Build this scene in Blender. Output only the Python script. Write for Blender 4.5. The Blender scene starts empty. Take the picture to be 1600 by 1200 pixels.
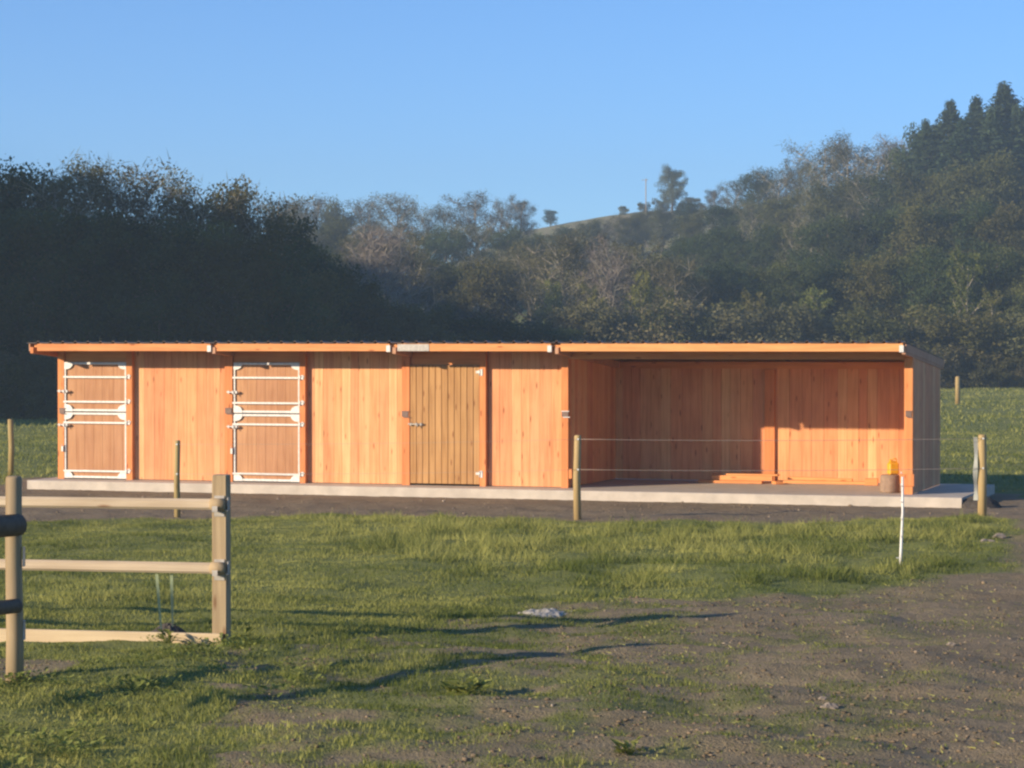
import bpy, math, random
import numpy as np
from mathutils import Vector, Matrix
random.seed(7)
C = bpy.context.scene.collection
R = math.radians
F, CX, HY, EYE = 3900.0, 800.0, 541.0, 1.78          # focal length, centre column, horizon row of the 1600 px photo, eye height

# ------------------------------------------------------------------ tagging
def tag(o, label=None, cat=None, group=None, kind=None):
    if label: o['label'] = label
    if cat: o['category'] = cat
    if group: o['group'] = group
    if kind: o['kind'] = kind
    return o
def empty(name, loc=(0, 0, 0), rz=0.0, parent=None):
    o = bpy.data.objects.new(name, None); C.objects.link(o)
    o.location = loc; o.rotation_euler = (0, 0, rz); o.empty_display_size = .2
    if parent: o.parent = parent
    return o
def copy_tree(o, parent=None):
    c = o.copy(); C.objects.link(c); c.parent = parent
    for ch in list(o.children): copy_tree(ch, c)
    return c

# ------------------------------------------------------------------ noise
_rng = np.random.RandomState(3)
_T = _rng.rand(256, 256)
def vnoise(x, y):
    xi = np.floor(x).astype(int); yi = np.floor(y).astype(int)
    fx = x - xi; fy = y - yi; fx = fx*fx*(3-2*fx); fy = fy*fy*(3-2*fy)
    a = _T[xi & 255, yi & 255]; b = _T[(xi+1) & 255, yi & 255]; c = _T[xi & 255, (yi+1) & 255]; d = _T[(xi+1) & 255, (yi+1) & 255]
    return (a*(1-fx)+b*fx)*(1-fy) + (c*(1-fx)+d*fx)*fy
def fbm(x, y, o=3):
    s = 0; a = .5
    for k in range(o):
        s = s + a*(vnoise(x*2**k+17*k, y*2**k+31*k)-.5)*2; a *= .5
    return s
def sst(a, b, x):
    t = np.clip((x-a)/(b-a), 0, 1); return t*t*(3-2*t)

# ------------------------------------------------------------------ stable frame (own axes: x along the front, y into the depth)
TH = R(18.3); SLAB = -0.64
LX, LY = -8.30, 45.6
U = (math.cos(TH), -math.sin(TH)); V = (math.sin(TH), math.cos(TH))
def s_of(px, d=0.0):
    r = (px-CX)/F
    return (r*(LY+d*V[1]) - LX - d*V[0]) / (U[0] + r*U[1]*-1)
def loc2w(s, d): return (LX+s*U[0]+d*V[0], LY+s*U[1]+d*V[1])
def z_of(py, px, d=0.0):                               # height above the slab of a row seen on the plane at depth d
    y = loc2w(s_of(px, d), d)[1]
    return EYE - (py-HY)/F*y - SLAB
LEN = s_of(1426); DEP = 3.05

# ------------------------------------------------------------------ terrain
def slabmask(X, Y):
    s = (X-LX)*U[0]+(Y-LY)*U[1]; d = (X-LX)*V[0]+(Y-LY)*V[1]
    return s, d
def ter(X, Y, fine=True):
    X = np.asarray(X, float); Y = np.asarray(Y, float)
    z = -.02*np.clip(Y, 0, 40)
    z = z - .13*sst(48, 75, Y)
    # hillside behind
    hc = np.interp(X, [-400, -120, -45, -18, 2, 22, 50, 90, 250, 500], [14, 12, 10.5, 14, 23.8, 27, 27.5, 30, 34, 34])
    t = np.clip((Y-158)/262, 0, 1); t = np.where(t > .9, .9+.1*np.sin((t-.9)/.1*math.pi/2)*.8, t)
    t = np.where(t < .08, t*t/.16+.0, t-.04)
    z = z + hc*t + np.where(Y > 420, -(Y-420)*.03, 0)
    # unseen knoll added out on the left, its profile shaped to shade the left wood
    p = X*.506-Y*.8625; a = X*.8625+Y*.506
    q = np.interp(-p, [80, 83, 85, 87.5, 92, 100, 120, 145, 165, 240], [0, 0, 7.5, 18.6, 19.2, 19.4, 24, 27.5, 30, 24]) 
    top = q + .272*22 + 1.2*fbm(p/5, a/9)
    w = sst(16, 22, -a)*(1-sst(60, 130, -a))
    z = np.where(-p > 80, np.maximum(z, z*(1-w)+w*top*sst(81.5, 86, -p)), z)
    s, d = slabmask(X, Y)
    near = sst(-2.5, -.3, d)*sst(-2, -.3, s)*(1-sst(LEN+1.2, LEN+3, s))*(1-sst(DEP+.3, DEP+3, d))
    if fine:
        am = (1-near)
        z = z + am*(.07*fbm(X/2.3, Y/3.1)*sst(9, 13, Y) + .055*fbm(X/.55+9, Y/.6, 4)*(1-sst(45, 60, Y)))
        ru = (X*.35+Y*.94)+1.2*fbm(X/4, Y/5, 2)
        z = z + am*.036*fbm(ru/.28, (X-Y*.4)/1.6, 3)*sst(9, 12, Y)*(1-sst(30, 40, Y))
        z = z + am*.16*fbm(X/6+3, Y/9, 3)*sst(44, 60, Y)*(1-sst(140, 160, Y))
        z = z + 1.0*fbm(X/30, Y/40, 3)*sst(165, 220, Y)
    return z
def zt(x, y): return float(ter(np.array([x]), np.array([y]))[0])
def gp(px, py):                                         # ground point under a photo pixel, on the near slope
    k = (py-HY)/F
    Y = EYE/(k-.02) if k-.02 > EYE/40 else 2.58/k
    return ((px-CX)/F*Y, Y)

# ------------------------------------------------------------------ ground cover zones
def poly(pts): return np.array([gp(*p) for p in pts])
def sdist(P, X, Y):                                     # signed distance, positive inside
    n = len(P); best = np.full(X.shape, 1e9); ins = np.zeros(X.shape, bool)
    for i in range(n):
        x0, y0 = P[i]; x1, y1 = P[(i+1) % n]
        dx, dy = x1-x0, y1-y0; L = dx*dx+dy*dy+1e-12
        t = np.clip(((X-x0)*dx+(Y-y0)*dy)/L, 0, 1)
        best = np.minimum(best, np.hypot(X-x0-t*dx, Y-y0-t*dy))
        c = ((y0 > Y) != (y1 > Y)) & (X < (x1-x0)*(Y-y0)/(y1-y0+1e-12)+x0)
        ins ^= c
    return np.where(ins, best, -best)
MUD = poly([(2600, 800), (1590, 822), (1556, 840), (1530, 875), (1450, 905), (1300, 922), (1100, 926), (930, 930), (800, 940), (740, 955),
            (700, 985), (600, 1030), (560, 1060), (640, 1110), (560, 1200), (480, 1500), (2600, 1500)])
SEMI = poly([(760, 925), (640, 985), (470, 1010), (360, 1020), (300, 1060), (330, 1110), (300, 1200), (250, 1500), (700, 1500), (760, 1000)])
STRIP = poly([(-260, 818), (30, 815), (280, 812), (600, 806), (900, 814), (1200, 820), (1430, 814), (1530, 806), (1590, 826), (2600, 830),
              (2600, 772), (1560, 778), (1500, 765), (1000, 740), (42, 745), (-60, 768), (-260, 772)])
TALL = poly([(430, 810), (600, 812), (900, 818), (1200, 823), (1450, 820), (1540, 812), (1530, 870), (1430, 905), (1200, 915), (900, 925), (700, 900), (560, 860)])
DIRT = poly([(-60, 1030), (60, 1026), (130, 1042), (110, 1062), (30, 1070), (-60, 1068)])
def cover(X, Y):
    X = np.asarray(X, float); Y = np.asarray(Y, float)
    n = fbm(X/.9, Y/1.3, 3); n2 = fbm(X/.28+5, Y/.35, 3)
    g = np.ones(X.shape)
    ps = .55+.9*n2+.4*n
    g = np.where(sdist(SEMI, X, Y)+.5*n > 0, np.clip(.52+1.0*n2+.4*n, .06, 1), g)
    dm = sdist(MUD, X, Y)+.8*n
    patch = np.clip((n2*1.3+n*1.1-.05+.55*(1-sst(0, 3.5, dm)))*1.1, 0.0, .7)
    patch = np.maximum(patch, .10)*np.clip(1.15-.2*(X+1.0), .08, 1)
    g = g*(1-sst(-.35, .45, dm)) + patch*sst(-.35, .45, dm)
    ds = sdist(STRIP, X, Y)+.5*n
    g = g*(1-sst(-.3, .35, ds))
    g = np.where(sdist(DIRT, X, Y)+.12*n > 0, g*.12, g)
    s, d = slabmask(X, Y)
    g = np.where(Y > 250, .35+.5*n, g)
    g = np.where((s > -.7) & (s < LEN+1.4) & (d > -1) & (d < DEP+.4), 0, g)
    return g
# ------------------------------------------------------------------ materials
def mat(name):
    m = bpy.data.materials.new(name); m.use_nodes = True
    nt = m.node_tree; b = nt.nodes['Principled BSDF']
    return m, nt, b
def N(nt, t, **k):
    n = nt.nodes.new(t)
    for a, v in k.items(): setattr(n, a, v)
    return n
def L(nt, a, b): nt.links.new(a, b)
def mixc(nt, fac, a, b, bt='MIX'):
    n = N(nt, 'ShaderNodeMix', data_type='RGBA', blend_type=bt)
    if isinstance(fac, (int, float)): n.inputs[0].default_value = fac
    else: L(nt, fac, n.inputs[0])
    for i, v in ((6, a), (7, b)):
        if isinstance(v, tuple): n.inputs[i].default_value = (*v, 1)
        else: L(nt, v, n.inputs[i])
    return n.outputs[2]
def ramp(nt, src, lo, hi):
    n = N(nt, 'ShaderNodeMapRange'); n.inputs[1].default_value = lo; n.inputs[2].default_value = hi
    L(nt, src, n.inputs[0]); return n.outputs[0]
def noise(nt, scale=(1, 1, 1), s=1.0, det=4, coord='Object', rough=.6):
    tc = N(nt, 'ShaderNodeTexCoord'); mp = N(nt, 'ShaderNodeMapping'); mp.inputs['Scale'].default_value = scale
    n = N(nt, 'ShaderNodeTexNoise'); n.inputs['Scale'].default_value = s; n.inputs['Detail'].default_value = det; n.inputs['Roughness'].default_value = rough
    L(nt, tc.outputs[coord], mp.inputs[0]); L(nt, mp.outputs[0], n.inputs['Vector']); return n.outputs['Fac'], mp.outputs[0]
def bump(nt, b, h, st=.3, dist=.01):
    n = N(nt, 'ShaderNodeBump'); n.inputs['Strength'].default_value = st; n.inputs['Distance'].default_value = dist
    L(nt, h, n.inputs['Height']); L(nt, n.outputs[0], b.inputs['Normal'])
def wood(name, cols, dark, axis='z', knots=True, rough=.65, tonemul=1.0):
    """cols: list of board colours picked through the per-board 'tone' value"""
    m, nt, b = mat(name)
    at = N(nt, 'ShaderNodeAttribute', attribute_name='tone')
    cr = N(nt, 'ShaderNodeValToRGB'); e = cr.color_ramp.elements
    for i, c in enumerate(cols):
        p = i/(len(cols)-1)
        if i < 2: e[i].position = p; e[i].color = (*c, 1)
        else:
            x = e.new(p); x.color = (*c, 1)
    L(nt, at.outputs['Fac'], cr.inputs[0])
    sc = {'z': (26, 26, 1.1), 'x': (1.1, 26, 26), 'y': (26, 1.1, 26)}[axis]
    off = N(nt, 'ShaderNodeMath', operation='MULTIPLY'); off.inputs[1].default_value = 37; L(nt, at.outputs['Fac'], off.inputs[0])
    tc = N(nt, 'ShaderNodeTexCoord'); ad = N(nt, 'ShaderNodeVectorMath', operation='ADD'); L(nt, tc.outputs['Object'], ad.inputs[0]); L(nt, off.outputs[0], ad.inputs[1])
    mp = N(nt, 'ShaderNodeMapping'); mp.inputs['Scale'].default_value = sc; L(nt, ad.outputs[0], mp.inputs[0])
    g = N(nt, 'ShaderNodeTexNoise'); g.inputs['Scale'].default_value = 1; g.inputs['Detail'].default_value = 5; g.inputs['Distortion'].default_value = .6; L(nt, mp.outputs[0], g.inputs['Vector'])
    gf = ramp(nt, g.outputs['Fac'], .42, .72)
    c = mixc(nt, gf, cr.outputs[0], dark, 'MULTIPLY')
    big, _ = noise(nt, (1, 1, 1), 1.7, 2); bf = ramp(nt, big, .35, .7)
    c = mixc(nt, bf, c, mixc(nt, .25, c, (.55, .42, .36), 'MULTIPLY'))
    if knots:
        mp2 = N(nt, 'ShaderNodeMapping'); s2 = {'z': (9, 9, 2.3), 'x': (2.3, 9, 9), 'y': (9, 2.3, 9)}[axis]; mp2.inputs['Scale'].default_value = s2; L(nt, ad.outputs[0], mp2.inputs[0])
        v = N(nt, 'ShaderNodeTexVoronoi'); v.inputs['Scale'].default_value = 1; L(nt, mp2.outputs[0], v.inputs['Vector'])
        kf = N(nt, 'ShaderNodeMapRange'); kf.inputs[1].default_value = .17; kf.inputs[2].default_value = .07; L(nt, v.outputs['Distance'], kf.inputs[0])
        c = mixc(nt, kf.outputs[0], c, mixc(nt, .8, c, (.45, .27, .17), 'MULTIPLY'))
    L(nt, c, b.inputs['Base Color']); b.inputs['Roughness'].default_value = rough; b.inputs['Specular IOR Level'].default_value = .25
    bump(nt, b, g.outputs['Fac'], .25, .003)
    return m
def plain(name, col, rough=.5, metal=0, var=.25, scale=12, bmp=.0, spec=.5, col2=None):
    m, nt, b = mat(name)
    f, _ = noise(nt, (1, 1, 1), scale, 4)
    c2 = col2 or tuple(x*(1-var) for x in col)
    L(nt, mixc(nt, ramp(nt, f, .35, .68), col, c2), b.inputs['Base Color'])
    b.inputs['Roughness'].default_value = rough; b.inputs['Metallic'].default_value = metal; b.inputs['Specular IOR Level'].default_value = spec
    if bmp: bump(nt, b, f, bmp, .01)
    return m
def leafy(name, c1, c2, trans=.3, rough=.6, rand=.25):
    m, nt, b = mat(name); nt.nodes.remove(b)
    out = nt.nodes['Material Output']
    at = N(nt, 'ShaderNodeAttribute', attribute_name='tone'); c = mixc(nt, at.outputs['Fac'], c1, c2)
    oi = N(nt, 'ShaderNodeObjectInfo')
    hs = N(nt, 'ShaderNodeHueSaturation'); L(nt, c, hs.inputs['Color'])
    h = N(nt, 'ShaderNodeMapRange'); h.inputs[3].default_value = .5-.06*rand*2; h.inputs[4].default_value = .5+.03*rand*2; L(nt, oi.outputs['Random'], h.inputs[0]); L(nt, h.outputs[0], hs.inputs['Hue'])
    mu = N(nt, 'ShaderNodeMath', operation='MULTIPLY'); mu.inputs[1].default_value = 7.31; L(nt, oi.outputs['Random'], mu.inputs[0])
    fr = N(nt, 'ShaderNodeMath', operation='FRACT'); L(nt, mu.outputs[0], fr.inputs[0])
    v = N(nt, 'ShaderNodeMapRange'); v.inputs[3].default_value = 1-rand; v.inputs[4].default_value = 1+rand; L(nt, fr.outputs[0], v.inputs[0]); L(nt, v.outputs[0], hs.inputs['Value'])
    d = N(nt, 'ShaderNodeBsdfDiffuse'); t = N(nt, 'ShaderNodeBsdfTranslucent'); L(nt, hs.outputs[0], d.inputs[0]); L(nt, hs.outputs[0], t.inputs[0])
    ms = N(nt, 'ShaderNodeMixShader'); ms.inputs[0].default_value = trans; L(nt, d.outputs[0], ms.inputs[1]); L(nt, t.outputs[0], ms.inputs[2]); L(nt, ms.outputs[0], out.inputs[0])
    return m

M = {}
M['larch'] = wood('larch_boards', [(.78, .35, .155), (.75, .32, .14), (.82, .42, .18), (.71, .30, .135), (.85, .49, .225), (.76, .335, .145)], (.80, .70, .62))
M['larch_post'] = wood('larch_post', [(.70, .25, .085), (.76, .30, .10)], (.82, .74, .66))
M['larch_beam'] = wood('larch_beam', [(.74, .29, .10), (.80, .37, .13)], (.82, .74, .66), axis='x')
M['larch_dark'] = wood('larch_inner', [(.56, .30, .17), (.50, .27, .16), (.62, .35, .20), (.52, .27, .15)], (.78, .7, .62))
M['door_board'] = wood('door_board', [(.52, .27, .135), (.48, .24, .115), (.56, .30, .145)], (.8, .72, .65), knots=False)
M['tack_board'] = wood('treated_board', [(.52, .29, .11), (.47, .25, .09), (.57, .32, .125), (.43, .225, .085)], (.74, .68, .6))
M['grey_wood'] = wood('weathered_rail', [(.56, .44, .30), (.62, .50, .34)], (.72, .7, .68), axis='x')
M['pale_board'] = wood('pale_board', [(.62, .48, .29), (.66, .52, .32)], (.84, .82, .8), axis='x', knots=False)
M['grey_post'] = wood('weathered_post', [(.46, .34, .19), (.37, .28, .165)], (.66, .64, .62))
M['shaded_rail'] = wood('shade_dark_rail', [(.14, .10, .06), (.12, .085, .055)], (.66, .64, .62))  # wood darkened so its colour carries the shade on the corner rails
M['stake'] = wood('stake_wood', [(.46, .33, .15), (.38, .29, .12)], (.7, .68, .6))
M['galv'] = plain('galvanised_steel', (.74, .71, .65), .5, .15, .3, 22)
M['steel'] = plain('bare_steel', (.46, .42, .36), .5, .2, .3, 30)
M['darksteel'] = plain('dull_plate', (.20, .13, .10), .6, .3, .3, 20)
M['roof'] = plain('roof_sheet', (.075, .045, .035), .5, 0, .3, 3)
M['concrete'] = plain('concrete', (.58, .505, .41), .85, 0, .2, 3.5, .15, .2)
M['white'] = plain('white_plastic', (.82, .80, .74), .45, 0, .15, 40)
M['tape'] = plain('pale_tape', (.50, .50, .42), .6, 0, .2, 60)
M['greentape'] = plain('green_tape', (.42, .48, .26), .6, 0, .3, 40)
M['wire'] = plain('white_rope', (.42, .33, .26), .6, 0, .2, 40)
M['yellow'] = plain('yellow_plastic', (.85, .42, .02), .3, 0, .1, 12)
M['block'] = plain('grey_timber_block', (.36, .24, .16), .85, 0, .3, 14, .4, .2)
M['soil'] = plain('dark_soil', (.10, .085, .07), .95, 0, .5, 9, .8, .1)
M['rock'] = plain('pale_stone', (.34, .28, .22), .9, 0, .35, 8, .6, .2)
M['sack'] = plain('pale_sacking', (.50, .46, .39), .8, 0, .5, 26, .6, .2)
M['bark'] = plain('tree_bark', (.15, .12, .085), .9, 0, .45, 5, .6, .1)
M['barkpale'] = plain('pale_bark', (.40, .35, .26), .9, 0, .4, 5, .6, .1)
M['leaf_dark'] = leafy('leaf_dark', (.032, .052, .02), (.078, .10, .036))
M['leaf_mid'] = leafy('leaf_mid', (.06, .072, .024), (.15, .145, .05))
M['leaf_brown'] = leafy('leaf_brown', (.075, .075, .036), (.185, .175, .08))
M['leaf_ivy'] = leafy('leaf_ivy', (.09, .105, .025), (.26, .26, .07))
M['leaf_fir'] = leafy('leaf_fir', (.03, .048, .024), (.07, .095, .045), .1)
M['twig'] = leafy('twig_grey', (.14, .12, .10), (.24, .20, .16), 0)
M['grass'] = leafy('grass_blade', (.13, .16, .038), (.53, .50, .155), .4, rand=.0)
M['weed'] = leafy('weed_leaf', (.10, .14, .03), (.38, .40, .11), .35, rand=.12)

def ground_mat():
    m, nt, b = mat('field_ground')
    at = N(nt, 'ShaderNodeAttribute', attribute_name='cover')
    n1, _ = noise(nt, (1, 1, 1), 1.3, 6); n2, _ = noise(nt, (1, 1, 1), 14, 5); n3, _ = noise(nt, (1, 1, 1), .12, 4); n4, _ = noise(nt, (1, 1, 1), 60, 3)
    gr = mixc(nt, ramp(nt, n1, .3, .7), (.16, .185, .05), (.25, .25, .085))
    gr = mixc(nt, ramp(nt, n3, .35, .65), gr, mixc(nt, .6, gr, (.20, .225, .07)))
    so = mixc(nt, ramp(nt, n1, .3, .7), (.25, .193, .122), (.32, .25, .162))
    so = mixc(nt, ramp(nt, n2, .4, .7), so, mixc(nt, .7, so, (.68, .64, .60), 'MULTIPLY'))
    so = mixc(nt, ramp(nt, n4, .62, .78), so, (.27, .22, .16))
    c = mixc(nt, at.outputs['Fac'], so, gr)
    L(nt, c, b.inputs['Base Color']); b.inputs['Roughness'].default_value = .95; b.inputs['Specular IOR Level'].default_value = .1
    ad = N(nt, 'ShaderNodeMath', operation='ADD'); L(nt, n2, ad.inputs[0]); L(nt, n4, ad.inputs[1])
    bump(nt, b, ad.outputs[0], .8, .03)
    return m
M['ground'] = ground_mat()

# ------------------------------------------------------------------ mesh builder
class MB:
    def __init__(s): s.v = []; s.f = []; s.t = []; s.sm = []
    def add(s, vs, fs, tone=.5, smooth=False):
        o = len(s.v); s.v += [tuple(v) for v in vs]
        for f in fs: s.f.append([i+o for i in f]); s.t.append(tone); s.sm.append(smooth)
    def box(s, x0, x1, y0, y1, z0, z1, tone=.5, bev=0.0, mtx=None):
        if bev <= 0:
            vs = [(x0,y0,z0),(x1,y0,z0),(x1,y1,z0),(x0,y1,z0),(x0,y0,z1),(x1,y0,z1),(x1,y1,z1),(x0,y1,z1)]
            fs = [(0,3,2,1),(4,5,6,7),(0,1,5,4),(1,2,6,5),(2,3,7,6),(3,0,4,7)]
        else:
            b = min(bev, (x1-x0)*.45, (y1-y0)*.45, (z1-z0)*.45); vs = []; idx = {}
            X = (x0, x1); Y = (y0, y1); Z = (z0, z1)
            for i in (0,1):
                for j in (0,1):
                    for k in (0,1):
                        p = (X[i], Y[j], Z[k]); q = (p[0]+(b if i == 0 else -b), p[1]+(b if j == 0 else -b), p[2]+(b if k == 0 else -b))
                        idx[i,j,k,0] = len(vs); vs.append((p[0], q[1], q[2]))
                        idx[i,j,k,1] = len(vs); vs.append((q[0], p[1], q[2]))
                        idx[i,j,k,2] = len(vs); vs.append((q[0], q[1], p[2]))
            I = idx; fs = []
            for i in (0,1):
                a = [I[i,0,0,0],I[i,1,0,0],I[i,1,1,0],I[i,0,1,0]]; fs.append(a if i else a[::-1])
                a = [I[0,i,0,1],I[0,i,1,1],I[1,i,1,1],I[1,i,0,1]]; fs.append(a if i else a[::-1])
                a = [I[0,0,i,2],I[1,0,i,2],I[1,1,i,2],I[0,1,i,2]]; fs.append(a if i else a[::-1])
            for a in (0,1):
                for c in (0,1):
                    fs.append([I[a,c,0,0],I[a,c,0,1],I[a,c,1,1],I[a,c,1,0]])
                    fs.append([I[a,0,c,0],I[a,0,c,2],I[a,1,c,2],I[a,1,c,0]])
                    fs.append([I[0,a,c,1],I[0,a,c,2],I[1,a,c,2],I[1,a,c,1]])
            for i in (0,1):
                for j in (0,1):
                    for k in (0,1): fs.append([I[i,j,k,0],I[i,j,k,1],I[i,j,k,2]])
        if mtx is not None: vs = [mtx @ Vector(v) for v in vs]
        s.add(vs, fs, tone)
    def tube(s, pts, rad, n=8, tone=.5, caps=True, jit=0.0):
        pts = [Vector(p) for p in pts]
        if not isinstance(rad, (list, tuple)): rad = [rad]*len(pts)
        vs = []; fs = []
        for i, p in enumerate(pts):
            d = (pts[min(i+1, len(pts)-1)]-pts[max(i-1, 0)]).normalized()
            a = d.cross(Vector((0, 0, 1)) if abs(d.z) < .9 else Vector((0, 1, 0))).normalized(); b = d.cross(a)
            for k in range(n):
                t = 2*math.pi*k/n; r = rad[i]*(1+jit*random.uniform(-1, 1))
                vs.append(p+a*math.cos(t)*r+b*math.sin(t)*r)
        for i in range(len(pts)-1):
            for k in range(n):
                k2 = (k+1) % n; fs.append([i*n+k, i*n+k2, (i+1)*n+k2, (i+1)*n+k])
        s.add(vs, fs, tone, True)
        if caps:
            o = len(s.v)-len(vs)
            s.f.append([o+k for k in range(n)]); s.t.append(tone); s.sm.append(False)
            m = o+(len(pts)-1)*n; s.f.append([m+k for k in range(n)][::-1]); s.t.append(tone); s.sm.append(False)
    def prism(s, prof, y0, y1, tone=.5):               # profile in x,z extruded along y
        n = len(prof); vs = [(x, y0, z) for x, z in prof]+[(x, y1, z) for x, z in prof]
        s.add(vs, [list(range(n)), list(range(2*n-1, n-1, -1))]+[[i, i+n, (i+1) % n+n, (i+1) % n] for i in range(n)], tone)
    def build(s, name, m, parent=None, loc=None):
        me = bpy.data.meshes.new(name); me.from_pydata(s.v, [], s.f); me.update()
        a = me.attributes.new('tone', 'FLOAT', 'FACE'); a.data.foreach_set('value', s.t)
        me.polygons.foreach_set('use_smooth', s.sm)
        me.materials.append(m)
        import bmesh
        bm = bmesh.new(); bm.from_mesh(me); bmesh.ops.recalc_face_normals(bm, faces=bm.faces); bm.to_mesh(me); bm.free()
        o = bpy.data.objects.new(name, me); C.objects.link(o)
        if parent: o.parent = parent
        if loc: o.location = loc
        return o
def npmesh(name, verts, faces_flat, nper, tones, m, parent=None, smooth=False):
    """verts (N,3); faces all with nper corners; tones per face"""
    me = bpy.data.meshes.new(name); nf = len(faces_flat)//nper
    me.vertices.add(len(verts)); me.vertices.foreach_set('co', np.asarray(verts, np.float32).ravel())
    me.loops.add(len(faces_flat)); me.loops.foreach_set('vertex_index', np.asarray(faces_flat, np.int32))
    me.polygons.add(nf); me.polygons.foreach_set('loop_start', np.arange(0, nf*nper, nper, dtype=np.int32))
    me.update(calc_edges=True)
    if tones is not None:
        a = me.attributes.new('tone', 'FLOAT', 'FACE'); a.data.foreach_set('value', np.asarray(tones, np.float32))
    if smooth: me.polygons.foreach_set('use_smooth', np.ones(nf, bool))
    me.materials.append(m)
    o = bpy.data.objects.new(name, me); C.objects.link(o)
    if parent: o.parent = parent
    return o

# ------------------------------------------------------------------ GROUND
def axis(segs):
    out = []
    for a, b, st in segs: out += list(np.arange(a, b-1e-6, st))
    out.append(segs[-1][1]); return np.array(out)
gx = axis([(-700, -300, 50), (-300, -120, 12), (-120, -30, 3), (-30, -10, .6), (-10, 10, .07), (10, 40, .7), (40, 130, 4), (130, 300, 17), (300, 700, 50)])
gy = axis([(-200, -50, 30), (-50, 0, 5), (0, 9, .5), (9, 34, .08), (34, 52, .14), (52, 80, .5), (80, 170, 1.2), (170, 460, 5), (460, 700, 30)])
GX, GY = np.meshgrid(gx, gy); nx, ny = len(gx), len(gy)
Z = ter(GX.ravel(), GY.ravel()); cov = cover(GX.ravel(), GY.ravel())
Z = Z + .012*(vnoise(GX.ravel()/.11, GY.ravel()/.12)-.5)*(1-np.clip(cov, 0, 1)*.5)
ii = (np.arange(ny-1)[:, None]*nx+np.arange(nx-1)[None, :]).ravel()
faces = np.stack([ii, ii+1, ii+nx+1, ii+nx], 1).ravel()
g = npmesh('ground', np.stack([GX.ravel(), GY.ravel(), Z], 1), faces, 4, None, M['ground'], smooth=True)
at = g.data.attributes.new('cover', 'FLOAT', 'POINT'); at.data.foreach_set('value', np.clip(cov*1.3, 0, 1).astype(np.float32))
tag(g, 'rough paddock of short grass and bare brown mud', kind='structure')

# ------------------------------------------------------------------ GRASS
rs = np.random.RandomState(11)
fx_, fy_ = gp(345, 1005)
def blades(n, y0, y1, lo, hi, w, marg=1.5, near=True, tall=0.16, bunch=False):
    # uniform over the visible wedge plus a margin
    Y = np.sqrt(rs.rand(n)*(y1**2-y0**2)+y0**2); X = (rs.rand(n)*2-1)*(Y*.2055+marg)
    c = cover(X, Y)
    if bunch:
        c = c*np.clip(.5+1.4*fbm(X/.5, Y/.6, 2), 0, 1)
    k = rs.rand(n) < c
    X, Y, c = X[k], Y[k], c[k]; n = len(X)
    Zg = ter(X, Y)
    tm = sst(-.6, .5, sdist(TALL, X, Y)+.4*fbm(X/.7, Y/.8))
    h = (lo+(hi-lo)*rs.rand(n)**1.5)*(1+.5*fbm(X/1.1, Y/1.4)) ; tu = np.clip(.45+1.6*fbm(X/.33, Y/.4, 2)+.8*fbm(X/1.5+4, Y/2, 2), .12, 1.5); h = h*(1-tm)*(.5+.7*tu)+tm*tall*(.2+rs.rand(n)**2)*tu
    bs = np.abs((X-fx_)*.2+(Y-fy_)+.25); h = np.where((bs < .45) & (X < fx_+.15), h*.12, h)
    h = h*np.clip(.3+.8*c, .3, 1)
    an = rs.rand(n)*2*np.pi; dx, dy = np.cos(an), np.sin(an)
    le = (rs.rand(n)*1.3+.1)*h; la = rs.rand(n)*2*np.pi; lx, ly = np.cos(la)*le, np.sin(la)*le
    ww = w*(.6+.8*rs.rand(n))
    P = lambda x, y, z: np.stack([x, y, z], 1)
    b0 = P(X-dx*ww, Y-dy*ww, Zg-.01); b1 = P(X+dx*ww, Y+dy*ww, Zg-.01)
    t = P(X+lx, Y+ly, Zg+h)
    tone = np.clip(.35-.28*(sdist(MUD, X, Y) > -.3)+.5*(rs.rand(n)-.5)+.75*fbm(X/.8+2, Y/1.1, 4)+.12*(rs.rand(n) > .93), 0, 1)
    if near:
        m0 = P(X-dx*ww*.8+lx*.3, Y-dy*ww*.8+ly*.3, Zg+h*.6); m1 = P(X+dx*ww*.8+lx*.3, Y+dy*ww*.8+ly*.3, Zg+h*.6)
        v = np.stack([b0, b1, m0, m1, t], 1).reshape(-1, 3); i = np.arange(n)*5
        f = np.stack([i, i+1, i+3, i, i+3, i+2, i+2, i+3, i+4], 1).ravel(); return v, f, np.repeat(tone, 3)
    v = np.stack([b0, b1, t], 1).reshape(-1, 3); i = np.arange(n)*3
    return v, np.stack([i, i+1, i+2], 1).ravel(), tone
def straw(n, y0, y1):                                  # flattened dead blades on the mud
    Y = np.sqrt(rs.rand(n)*(y1**2-y0**2)+y0**2); X = (rs.rand(n)*2-1)*(Y*.2055+1.2); c = cover(X, Y); k = (c < .6) & (rs.rand(n) < .35+.8*fbm(X/.6, Y/.7)); X, Y = X[k], Y[k]; n = len(X)
    Z_ = ter(X, Y)+.004+.012*rs.rand(n); a = rs.rand(n)*6.28; l = .015+.05*rs.rand(n)**2; dx, dy = np.cos(a), np.sin(a); w = .0035
    v = np.stack([np.stack([X-dy*w, Y+dx*w, Z_], 1), np.stack([X+dy*w, Y-dx*w, Z_+.006], 1), np.stack([X+dx*l, Y+dy*l, Z_+.022*rs.rand(n)], 1)], 1).reshape(-1, 3); i = np.arange(n)*3
    return v, np.stack([i, i+1, i+2], 1).ravel(), np.clip(.55+.5*rs.rand(n), 0, 1)
def grass_obj(sets, label):
    V_, F_, T_ = [], [], []; o = 0
    for v, f, t in sets: V_.append(v); F_.append(f+o); T_.append(t); o += len(v)
    g = npmesh('grass', np.concatenate(V_), np.concatenate(F_), 3, np.concatenate(T_), M['grass'])
    return tag(g, label, 'grass', kind='stuff')
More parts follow.
